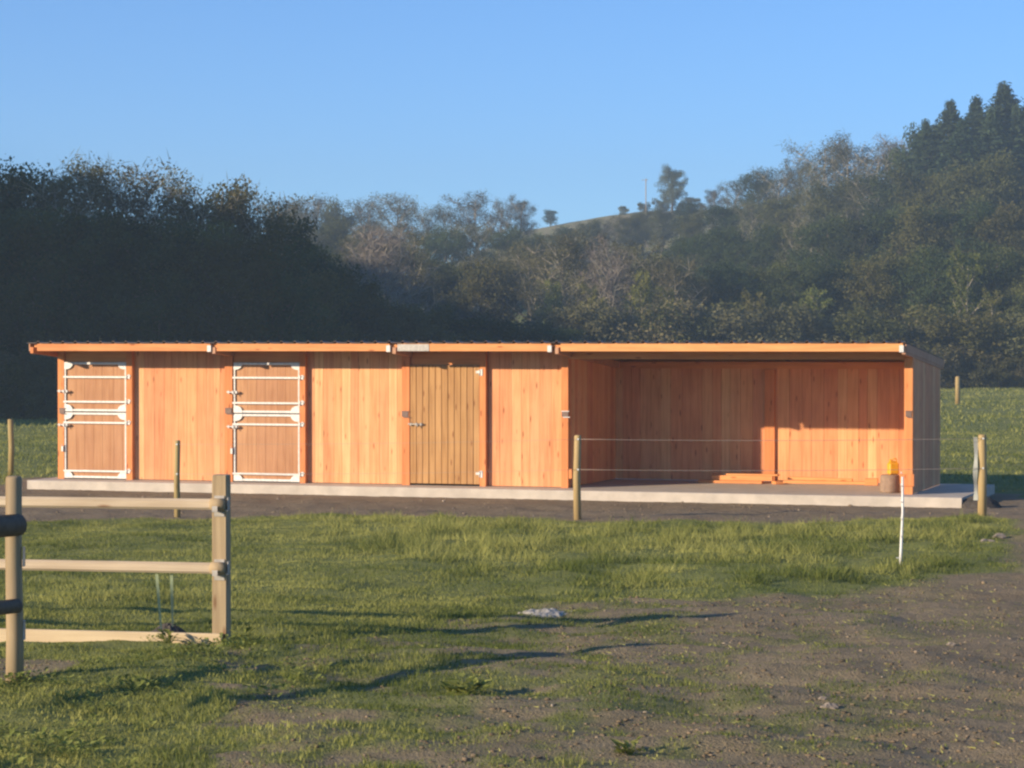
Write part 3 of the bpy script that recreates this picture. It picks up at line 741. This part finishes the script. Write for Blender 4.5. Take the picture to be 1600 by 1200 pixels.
# ------------------------------------------------------------------ WIRE FENCE in front of the stable
wf = empty('wire_fence', (0, 0, 0)); tag(wf, 'wooden stakes with two pale wires in front of the stable', 'fence')
SP = []
for (px, py, pt, wd) in ((16, 752, 655, 9), (277, 809, 688, 9.5), (903, 813, 680, 11.5), (1535, 809, 679, 13.5)):
    if px == 16: Y = 50.0; X = (px-CX)/F*Y
    else: X, Y = gp(px, py)
    zg = zt(X, Y); zt_ = EYE-(pt-HY)/F*Y; r0 = wd/F*Y/2
    b = MB(); k = random.uniform(-.02, .02)
    b.tube([(X, Y, zg-.2), (X+k, Y, (zg+zt_)/2), (X, Y, zt_-.02), (X, Y, zt_)], [r0*1.05, r0, r0*.95, r0*.8], 12, random.random(), True, .03)
    o = b.build('stake', M['stake'], wf); SP.append((X, Y, zt_, r0, o))
for hz, nm in ((.055, 0), (.49, 1)):
    for i in (1, 2):
        a, c = SP[i], SP[i+1]; b = MB(); pts = []
        for k in range(13):
            t = k/12; pts.append((a[0]+(c[0]-a[0])*t, a[1]+(c[1]-a[1])*t-.07, a[2]+(c[2]-a[2])*t-hz-.10*t*(1-t)))
        b.tube(pts, .0035 if i == 2 else .002, 5); b.build('wire', M['wire'], wf)
    for s_ in SP[1:]:
        b = MB(); b.tube([(s_[0], s_[1]-s_[3], s_[2]-hz), (s_[0], s_[1]-.085, s_[2]-hz)], .014, 8); b.build('insulator', M['white'], s_[4])
# loose pale tape wound beside the right stake
s_ = SP[3]; b = MB(); n = 26; vs = []; fs = []; zb = zt(s_[0], s_[1])
for k in range(n+1):
    t = k/n; x = s_[0]-.10+.008*math.sin(t*9)+(.13*t if t > 1 else 0); y = s_[1]-.03+.02*math.cos(t*7); z = s_[2]-.04-(s_[2]-zb-.28)*t; w = .028+.006*math.sin(t*14)
    vs += [(x-w, y, z), (x+w, y+.015*math.sin(t*11), z), (x+w, y+.006+.015*math.sin(t*11), z), (x-w, y+.006, z)]
for k in range(n):
    for j in range(4): fs.append([k*4+j, k*4+(j+1) % 4, k*4+4+(j+1) % 4, k*4+4+j])
b.add(vs, fs); o = b.build('tape_bundle', M['tape']); tag(o, 'loose pale tape hanging down the left side of the right fence stake', 'tape')
# white plastic step-in stake
X, Y = gp(1409, 880); zg = zt(X, Y); P = lambda px, py: ((px-CX)/F*Y, Y, EYE-(py-HY)/F*Y)
e = empty('plastic_stake', (X, Y, zg)); tag(e, 'thin white plastic electric fence stake standing in the grass', 'stake')
q = lambda px, py: tuple(a-c for a, c in zip(P(px, py), (X, Y, zg)))
b = MB(); b.tube([q(1408, 884), q(1408.5, 860), q(1411, 800), q(1410.5, 745)], [.018, .016, .013, .012], 8); b.build('shaft', M['white'], e)
for py in (741, 760, 785, 812, 840):
    b = MB(); x, y, z = q(1410, py); b.tube([(x, y-.01, z), (x-.012, y-.03, z+.005), (x-.016, y-.03, z+.028)], .005, 6); b.build('hook', M['white'], e)
b = MB(); x, y, z = q(1408, 872); b.box(x-.045, x+.01, y-.01, y+.01, z-.006, z+.006, .5, .002); b.build('foot_step', M['white'], e)
# field posts farther off
for (px, pt, Y, wd, lab) in ((1496.5, 588, 118, 8, 'far wooden post standing in the sunlit field right of the stable'), (81.5, 619, 106, 8, 'pale wooden post in the shaded field left of the stable')):
    X = (px-CX)/F*Y; zg = zt(X, Y); zz = EYE-(pt-HY)/F*Y; r0 = wd/F*Y/2
    b = MB(); b.tube([(X, Y, zg-.1), (X, Y, zz-.05), (X, Y, zz)], [r0, r0*.95, r0*.6], 10); o = b.build('fence_post', M['stake']); tag(o, lab, 'post')

# ------------------------------------------------------------------ TREES
def branches(mb, rng, H, base, R_, n, r0, tips, gnarl=.12, up=.6, twigs=3):
    # trunk
    pts = []; rad = []; x = y = 0
    for k in range(8):
        t = k/7; pts.append((x, y, H*.86*t)); rad.append(r0*(1-.85*t)+.015); x += rng.uniform(-1, 1)*gnarl; y += rng.uniform(-1, 1)*gnarl
    mb.tube(pts, rad, 8, .5, False, .06)
    for i in range(n):
        t = base+(1-base)*(i+.5)/n*.92; k = min(6, int(t*7)); a = Vector(pts[k]).lerp(Vector(pts[k+1]), t*7-k)
        an = i*2.4+rng.uniform(-.4, .4); ln = R_*(1.0-.55*abs(t-.45))*rng.uniform(.75, 1.1)
        d = Vector((math.cos(an), math.sin(an), up*rng.uniform(.5, 1.4))).normalized()
        p = [a]; rr = [rad[k]*.55]
        for q in range(4):
            d = (d+Vector((rng.uniform(-1, 1), rng.uniform(-1, 1), rng.uniform(-.3, .9)))*.22).normalized(); p.append(p[-1]+d*ln/4); rr.append(rad[k]*.55*(1-(q+1)/4.6)+.008)
        mb.tube(p, rr, 5, .5, False, .05); tips.append(p[-1]); tips.append(p[-2]); tips.append(p[2])
        for q in range(twigs):
            s = p[rng.randint(1, 3)]; dd = Vector((rng.uniform(-1, 1), rng.uniform(-1, 1), rng.uniform(0, 1.2))).normalized()
            e_ = s+dd*ln*rng.uniform(.3, .55); mb.tube([s, s.lerp(e_, .5)+Vector((0, 0, .1)), e_], [.03, .02, .008], 4, .5, False); tips.append(e_)
    tips.append(Vector(pts[-1]))
def leaves(rng, centres, n, rad, size, aspect=.6, flat=.8):
    c = np.array([tuple(x) for x in centres]); k = rng.randint(0, len(c), n)
    off = rng.randn(n, 3); off /= np.linalg.norm(off, axis=1)[:, None]+1e-6; off *= (rng.rand(n)**.45)[:, None]*rad*np.array([1, 1, flat])
    rc = .65+.7*rng.rand(len(c)); off *= rc[k][:, None]
    p = c[k]+off
    u = rng.randn(n, 3); u /= np.linalg.norm(u, axis=1)[:, None]; w = rng.randn(n, 3); w -= (w*u).sum(1)[:, None]*u; w /= np.linalg.norm(w, axis=1)[:, None]
    s = size*(.5+rng.rand(n))[:, None]
    v = np.stack([p-u*s, p-w*s*aspect, p+u*s, p+w*s*aspect], 1).reshape(-1, 3)
    ct = rng.rand(len(c)); tone = np.clip(.25+.45*ct[k]+.4*(rng.rand(n)-.5)+.15*off[:, 2]/rad, 0, 1)
    return v, np.arange(n*4), tone
def make_tree(kind, seed):
    rng = random.Random(seed); nr = np.random.RandomState(seed); tips = []; mb = MB(); H = 10.0
    e = empty(kind, (0, 0, -500)); cm, bark, nm = None, M['bark'], 'crown'
    if kind == 'conifer_tree':
        mb.tube([(0, 0, 0), (0.05, 0, 4), (0, .05, 9.6)], [.2, .13, .02], 8, .5, False); c = []
        for i in range(95):
            t = .1+.9*(i/95)**.9; z = H*t; r_ = 2.2*(1-t)**.9*rng.uniform(.55, 1.15)+.05; a = i*2.4
            for q in (.35, .7, 1.0): c.append((r_*q*math.cos(a), r_*q*math.sin(a), z-.25*q*r_))
            if i % 3 == 0: mb.tube([(0, 0, z), (r_*math.cos(a), r_*math.sin(a), z-.25*r_)], [.03, .01], 4, .5, False)
        v, f, t = leaves(nr, c, 9500, .30, .09, .35, .7); cm = M['leaf_fir']; v[:, :2] *= np.clip((10.3-v[:, 2:3])/2.2, .22, 1)**.6
    elif kind == 'semi_bare_tree':
        branches(mb, rng, H, .28, 3.4, 15, .20, tips, .16, .9, 6)
        c = [t for t in tips if rng.random() < .85]
        v, f, t = leaves(nr, c, 7500, .62, .065, .5); bark = M['barkpale']; cm = M['leaf_brown']
        # fine twigs
        v2, f2, t2 = leaves(nr, c, 1500, .75, .26, .05); v = np.concatenate([v, v2]); f = np.concatenate([f, f2+len(v)-len(v2)]); t = np.concatenate([t, t2])
    elif kind == 'bare_tree':
        branches(mb, rng, H, .25, 3.2, 18, .17, tips, .14, 1.1, 9)
        v, f, t = leaves(nr, tips, 3600, .6, .28, .045); cm = M['twig']; bark = M['barkpale']
    elif kind == 'ivy_clad_tree':
        branches(mb, rng, H, .3, 2.6, 12, .20, tips, .18, 1.0, 4)
        c = list(tips)+[Vector((rng.uniform(-.3, .3), rng.uniform(-.3, .3), z*.25+.3)) for z in range(34)]*2
        v, f, t = leaves(nr, c, 7000, .5, .085, .6); cm = M['leaf_ivy']; bark = M['barkpale']
    elif kind == 'bush':
        H = 3.0; mb.tube([(0, 0, 0), (.05, .02, 1.2), (.1, 0, 2)], [.06, .04, .015], 6, .5, False)
        for a in range(5): mb.tube([(0, 0, .2), (.5*math.cos(a*1.3), .5*math.sin(a*1.3), 1.3)], [.04, .015], 5, .5, False)
        c = [(rng.uniform(-1.3, 1.3), rng.uniform(-1, 1), rng.uniform(.4, 2.4)) for _ in range(26)]
        v, f, t = leaves(nr, c, 10000, .55, .05, .6); cm = M['leaf_brown' if seed % 2 else 'leaf_mid']
    else:                                               # broadleaf_tree
        branches(mb, rng, H, .2, 3.3, 15, .22, tips, .14, .6, 4)
        c = []
        for t_ in tips:
            c.append(t_)
        for i in range(26):
            a = rng.uniform(0, 6.28); q = rng.random()**.5; z = rng.uniform(1.6, 9.0); rr_ = 3.1*math.sqrt(max(.05, 1-((z-5.0)/5.2)**2)); c.append((rr_*q*math.cos(a), rr_*q*math.sin(a), z))
        v, f, t = leaves(nr, c, 19000, .85, .08, .65); cm = M['leaf_dark' if seed % 2 else 'leaf_mid']
    # tops: normalise so the crown reaches exactly H
    top = np.percentile(v[:, 2], 99.7); v = v*np.array([1, 1, H/top])
    mb.v = [(x, y, z*H/top) for x, y, z in mb.v]
    mb.build('trunk', bark, e); npmesh('crown', v, f, 4, t, cm, e)
    e['H'] = H; return e
K = {'b': [make_tree('broadleaf_tree', s) for s in (1, 2, 3, 4, 5)], 's': [make_tree('semi_bare_tree', s) for s in (11, 12, 13)], 'n': [make_tree('bare_tree', s) for s in (21, 22)],
     'i': [make_tree('ivy_clad_tree', s) for s in (31, 32)], 'c': [make_tree('conifer_tree', s) for s in (41, 42)], 'u': [make_tree('bush', s) for s in (51, 52)]}
used = set(); tr = random.Random(99)
ORD = ['first', 'second', 'third', 'fourth', 'fifth', 'sixth', 'seventh', 'eighth', 'ninth', 'tenth', 'eleventh', 'twelfth', 'thirteenth', 'fourteenth', 'fifteenth', 'sixteenth', 'seventeenth', 'eighteenth', 'nineteenth', 'twentieth',
       'twenty-first', 'twenty-second', 'twenty-third', 'twenty-fourth']
def tree(k, px, topy, Y, ws, label, group, cat='tree', dz=0):
    X = (px-CX)/F*Y; zg = float(ter(np.array([X]), np.array([Y]))[0])-.15; zt_ = EYE-(topy-HY)/F*Y
    if k in 'b' : pool = [K['b'][i] for i in ((0, 2, 4) if tr.random() < .6 else (1, 3))]
    else: pool = K[k]
    p = pool[tr.randrange(len(pool))]
    if p.name not in used: used.add(p.name); o = p
    else: o = copy_tree(p)
    H = p['H']; sz = max(.2, (zt_-zg)/H); o.location = (X, Y, zg); sxy = sz*ws; o.scale = (sxy, sxy, sz); o.rotation_euler = (0, 0, tr.uniform(0, 6.28))
    tag(o, label, cat, group); return o
LOOK = {'b': 'leafy dark tree', 's': 'half bare brownish tree', 'n': 'bare twiggy tree', 'i': 'ivy clad tree', 'c': 'pointed dark conifer', 'u': 'low dark bush'}
def row(items, where, group, cat='tree'):
    """items: (kind, px, topy, Y, width factor), labelled by their order from the left within the row"""
    items = sorted(items, key=lambda i: i[1])
    for n_, (k, px, ty, Y, ws) in enumerate(items):
        tree(k, px, ty, Y, ws, f'{LOOK[k]}, {ORD[n_]} from the left {where}', group, 'bush' if k == 'u' else cat)
# shaded wood beyond the left field
row([('b', -22, 262, 104, 1.0), ('b', 30, 268, 112, .9), ('s', 82, 252, 106, .95), ('s', 128, 260, 103, .95), ('s', 170, 250, 108, .95), ('s', 214, 256, 104, .9), ('n', 258, 284, 107, .8), ('s', 298, 283, 103, .95), ('b', 345, 292, 106, .9),
     ('s', 388, 290, 104, .95), ('b', 428, 330, 108, .9)], 'in the shaded wood on the left', 'trees of the shaded wood on the left')
row([('b', 0, 330, 99, 1.1), ('b', 60, 345, 98, 1.1), ('b', 118, 335, 98, 1.1), ('b', 180, 340, 99, 1.1), ('b', 240, 350, 98, 1.1), ('b', 305, 350, 99, 1.1), ('b', 365, 355, 98, 1.1), ('b', 425, 375, 100, 1.05), ('b', 475, 405, 102, 1.0)],
    'along the front edge of the left wood', 'trees along the front edge of the left wood')
row([('u', -5, 545, 96, 1.3), ('u', 45, 552, 95.5, 1.3), ('u', 92, 548, 96, 1.3), ('u', 20, 590, 94.5, 1.2), ('u', 72, 592, 94.5, 1.2)], 'under the left wood', 'bushes under the left wood', 'bush')
# middle wood: skyline trees, then nearer ones
row([('s', 446, 312, 300, 1.1), ('s', 492, 308, 310, 1.1), ('b', 530, 316, 300, .9), ('s', 572, 310, 305, 1.0), ('s', 622, 303, 300, 1.15), ('s', 668, 322, 310, .9), ('s', 706, 318, 300, .9), ('s', 742, 299, 300, 1.1),
     ('s', 782, 312, 310, .9), ('s', 815, 306, 305, 1.0), ('b', 860, 328, 412, 1.5)], 'on the skyline above the stable doors', 'skyline trees above the stable doors')
row([('s', 470, 352, 240, 1.1), ('b', 520, 345, 245, 1.1), ('s', 570, 350, 240, 1.1), ('n', 606, 352, 235, 1.0), ('s', 650, 350, 245, 1.2), ('b', 700, 356, 240, 1.1), ('s', 745, 350, 240, 1.1), ('b', 795, 356, 250, 1.1), ('b', 835, 366, 255, 1.1),
     ('b', 878, 354, 280, 1.2), ('b', 925, 345, 300, 1.3), ('s', 945, 342, 312, 1.2), ('s', 966, 336, 310, 1.3), ('b', 984, 334, 305, 1.2), ('b', 1003, 328, 315, 1.3), ('b', 1036, 326, 310, 1.2), ('b', 1072, 316, 310, 1.2)], 'in the row below the skyline', 'second row of trees above the stable doors')
row([('b', 520, 392, 180, 1.0), ('s', 556, 372, 168, 1.0), ('n', 582, 358, 160, 1.0), ('n', 604, 352, 162, 1.1), ('s', 636, 368, 170, 1.1), ('s', 650, 395, 182, 1.1), ('b', 700, 400, 185, 1.1), ('b', 748, 405, 180, 1.1), ('s', 792, 390, 182, 1.1), ('s', 830, 384, 180, 1.1)],
    'in the front row behind the stable doors', 'front row of trees behind the stable doors')
row([('b', 478, 376, 112, .9), ('b', 520, 414, 114, 1.0), ('b', 562, 434, 114, 1.1), ('b', 608, 460, 116, 1.3), ('b', 655, 478, 118, 1.5), ('b', 705, 490, 120, 1.7), ('b', 758, 500, 122, 1.9), ('b', 805, 508, 124, 2.0), ('b', 850, 515, 126, 2.1)],
    'of the dark trees dropping from the left wood', 'dark trees dropping away from the left wood')
row([('s', 876, 366, 176, 1.15), ('s', 915, 362, 178, 1.2), ('n', 950, 372, 172, .9), ('s', 985, 376, 176, 1.1), ('s', 1022, 385, 174, 1.1), ('s', 1056, 402, 172, 1.0)],
    'in the row just behind the open bay', 'half bare trees behind the open bay')
row([('i', 868, 440, 168, .9), ('i', 925, 445, 166, .9), ('i', 1008, 425, 167, .9), ('i', 1045, 450, 166, .9), ('u', 895, 477, 164, 1.2), ('u', 965, 485, 164, 1.2), ('u', 1020, 473, 164, 1.3), ('u', 837, 498, 164, 1.7)], 'low down behind the open bay', 'undergrowth trees behind the open bay')
# lone tree on the crest, and the pole
tree('b', 1051, 260, 400, 1.15, 'lone rounded tree standing on the crest of the hill beside the pole', None)
row([('u', 1005, 316, 405, 1.2), ('u', 1035, 310, 402, 1.2), ('u', 1062, 314, 402, 1.1), ('u', 1085, 309, 400, 1.2), ('u', 975, 322, 408, 1.2)], 'in the hedge under the lone tree', 'hedge bushes on the crest')
# right hillside
row([('s', 1115, 292, 330, 1.1), ('s', 1150, 283, 320, 1.1), ('b', 1183, 265, 310, 1.0), ('s', 1215, 262, 300, 1.0), ('s', 1245, 245, 300, 1.0), ('s', 1285, 222, 290, 1.1), ('s', 1325, 213, 285, 1.15), ('s', 1368, 222, 280, .9), ('n', 1402, 210, 280, 1.2),
     ('b', 1448, 196, 260, .8), ('n', 1600, 200, 255, 1.0), ('b', 1635, 180, 250, 1.0)], 'on the skyline of the right hillside', 'skyline trees of the right hillside')
row([('c', 1484, 160, 250, 2.2), ('c', 1524, 154, 255, 2.1), ('c', 1568, 132, 250, 2.5), ('c', 1446, 190, 252, 2.0), ('c', 1608, 160, 252, 2.4), ('c', 1503, 190, 246, 2.2), ('c', 1548, 172, 246, 2.2), ('c', 1588, 168, 247, 2.2)], 'on the right skyline', 'tall conifers on the right skyline')
row([('b', 1085, 330, 270, 1.1), ('b', 1130, 322, 265, 1.1), ('s', 1175, 315, 262, 1.1), ('b', 1222, 302, 258, 1.1), ('s', 1270, 290, 255, 1.1), ('b', 1315, 280, 250, 1.1), ('s', 1360, 275, 245, 1.1), ('b', 1405, 268, 240, 1.1), ('b', 1450, 262, 235, 1.1),
     ('b', 1500, 250, 232, 1.1), ('b', 1552, 245, 230, 1.1), ('b', 1605, 250, 230, 1.1)], 'in the right hillside upper band', 'upper trees of the right hillside')
row([('b', 1060, 372, 225, 1.1), ('b', 1105, 362, 220, 1.1), ('b', 1150, 356, 218, 1.1), ('b', 1198, 352, 215, 1.1), ('s', 1245, 345, 212, 1.1), ('b', 1295, 338, 208, 1.1), ('b', 1345, 335, 205, 1.1), ('b', 1395, 325, 205, 1.1), ('b', 1450, 320, 200, 1.1),
     ('b', 1505, 318, 200, 1.1), ('b', 1560, 320, 198, 1.1), ('b', 1615, 320, 198, 1.1)], 'in the right hillside middle band', 'middle trees of the right hillside')
row([('b', 1100, 425, 180, 1.1), ('b', 1148, 412, 178, 1.1), ('b', 1198, 405, 180, 1.1), ('b', 1250, 410, 176, 1.1), ('b', 1302, 398, 178, 1.1), ('b', 1355, 400, 176, 1.1), ('b', 1408, 392, 178, 1.1), ('b', 1462, 388, 174, 1.1), ('b', 1560, 385, 176, 1.1), ('b', 1618, 392, 174, 1.1)],
    'in the right hillside lowest band', 'lowest trees of the right hillside')
row([('i', 1502, 392, 166, .9), ('i', 1548, 452, 165, .7), ('i', 1172, 455, 167, .9), ('i', 1268, 450, 167, 1.0)], 'at the foot of the right hillside', 'yellow green trees at the foot of the right hillside')
row([('u', 1079, 475, 164, 1.5), ('u', 1149, 481, 164, 1.7), ('u', 1201, 478, 164, 1.3), ('u', 1258, 499, 164, 1.6), ('u', 1326, 493, 164, 1.4), ('u', 1383, 479, 163, 1.4), ('u', 1451, 505, 163, 1.7), ('u', 1489, 485, 163, 1.7), ('u', 1543, 499, 163, 1.4), ('u', 1593, 488, 163, 1.3),
     ('u', 1470, 555, 161, 1.5), ('u', 1515, 558, 161, 1.5), ('u', 1562, 556, 161, 1.5), ('u', 1606, 558, 161, 1.5)], 'along the sunlit field far edge', 'bushes along the far edge of the sunlit field')
for ks in K.values():
    for p in ks:
        if p.name not in used:
            for ch in list(p.children): bpy.data.objects.remove(ch)
            bpy.data.objects.remove(p)
        elif 'H' in p: pass
for o in bpy.data.objects:
    if 'H' in o: del o['H']
# power pole
Y = 402; X = (1009-CX)/F*Y; zg = zt(X, Y); zz = EYE-(279-HY)/F*Y
e = empty('utility_pole', (X, Y, zg)); tag(e, 'thin wooden power pole on the hill crest left of the lone tree', 'pole')
b = MB(); b.tube([(0, 0, -.3), (0, 0, zz-zg)], [.085, .07], 8); b.build('pole', M['grey_post'], e)
b = MB(); b.box(-.7, .35, -.04, .04, zz-zg-.3, zz-zg-.22, .5); b.build('cross_arm', M['grey_post'], e)

# ------------------------------------------------------------------ LIGHT, SKY, AIR
AZ = R(59.6); EL = R(15.2)                              # rays travel towards this azimuth (from +Y to +X)
T = Vector((math.sin(AZ)*math.cos(EL), math.cos(AZ)*math.cos(EL), -math.sin(EL)))
sun = bpy.data.lights.new('sun', 'SUN'); sun.energy = 4.6; sun.angle = R(.6); sun.color = (1.0, .83, .62)
so = bpy.data.objects.new('sun', sun); C.objects.link(so); so.rotation_euler = T.to_track_quat('-Z', 'Y').to_euler(); so.location = -T*50
w = bpy.data.worlds.new('World'); bpy.context.scene.world = w; w.use_nodes = True; nt = w.node_tree
sky = N(nt, 'ShaderNodeTexSky', sky_type='NISHITA'); sky.sun_disc = False; sky.sun_elevation = EL
sd = -T; sky.sun_rotation = math.atan2(sd.x, sd.y); sky.air_density = .7; sky.dust_density = 0; sky.ozone_density = 6.0; sky.altitude = 0
bg = nt.nodes['Background']; bg.inputs['Strength'].default_value = .118; L(nt, sky.outputs[0], bg.inputs['Color'])

HAZE = .0010
if HAZE > 0:
    b = MB(); b.box(-705, 705, -205, 705, float(Z.min())-1, 52); hz = b.build('haze', M['white']); hz.data.materials.clear()
    m = bpy.data.materials.new('air'); m.use_nodes = True; nt = m.node_tree; nt.nodes.clear(); out = N(nt, 'ShaderNodeOutputMaterial'); pv = N(nt, 'ShaderNodeVolumePrincipled')
    pv.inputs['Density'].default_value = HAZE; pv.inputs['Color'].default_value = (.62, .82, .93, 1); pv.inputs['Anisotropy'].default_value = .2
    L(nt, pv.outputs[0], out.inputs['Volume']); hz.data.materials.append(m); tag(hz, 'thin bluish morning haze over the whole valley', 'haze', kind='stuff')

cam = bpy.data.cameras.new('camera'); co = bpy.data.objects.new('camera', cam); C.objects.link(co); co.location = (0, 0, EYE)
cam.sensor_width = 36; cam.lens = F/1600*36; cam.clip_end = 5000; cam.clip_start = .1
co.rotation_euler = (math.pi/2-math.atan((600-HY)/F), 0, 0)
sc = bpy.context.scene; sc.camera = co
sc.view_settings.view_transform = 'Standard'; sc.view_settings.look = 'None'; sc.view_settings.gamma = 1; sc.view_settings.exposure = .80
sc.render.resolution_x = 1024; sc.render.resolution_y = 768
sc.render.engine = 'CYCLES'; sc.cycles.pixel_filter_type = 'BLACKMAN_HARRIS'; sc.cycles.filter_width = 2.4
sc.cycles.use_denoising = True; sc.cycles.max_bounces = 6; sc.cycles.diffuse_bounces = 3; sc.cycles.volume_bounces = 0; sc.cycles.transparent_max_bounces = 8
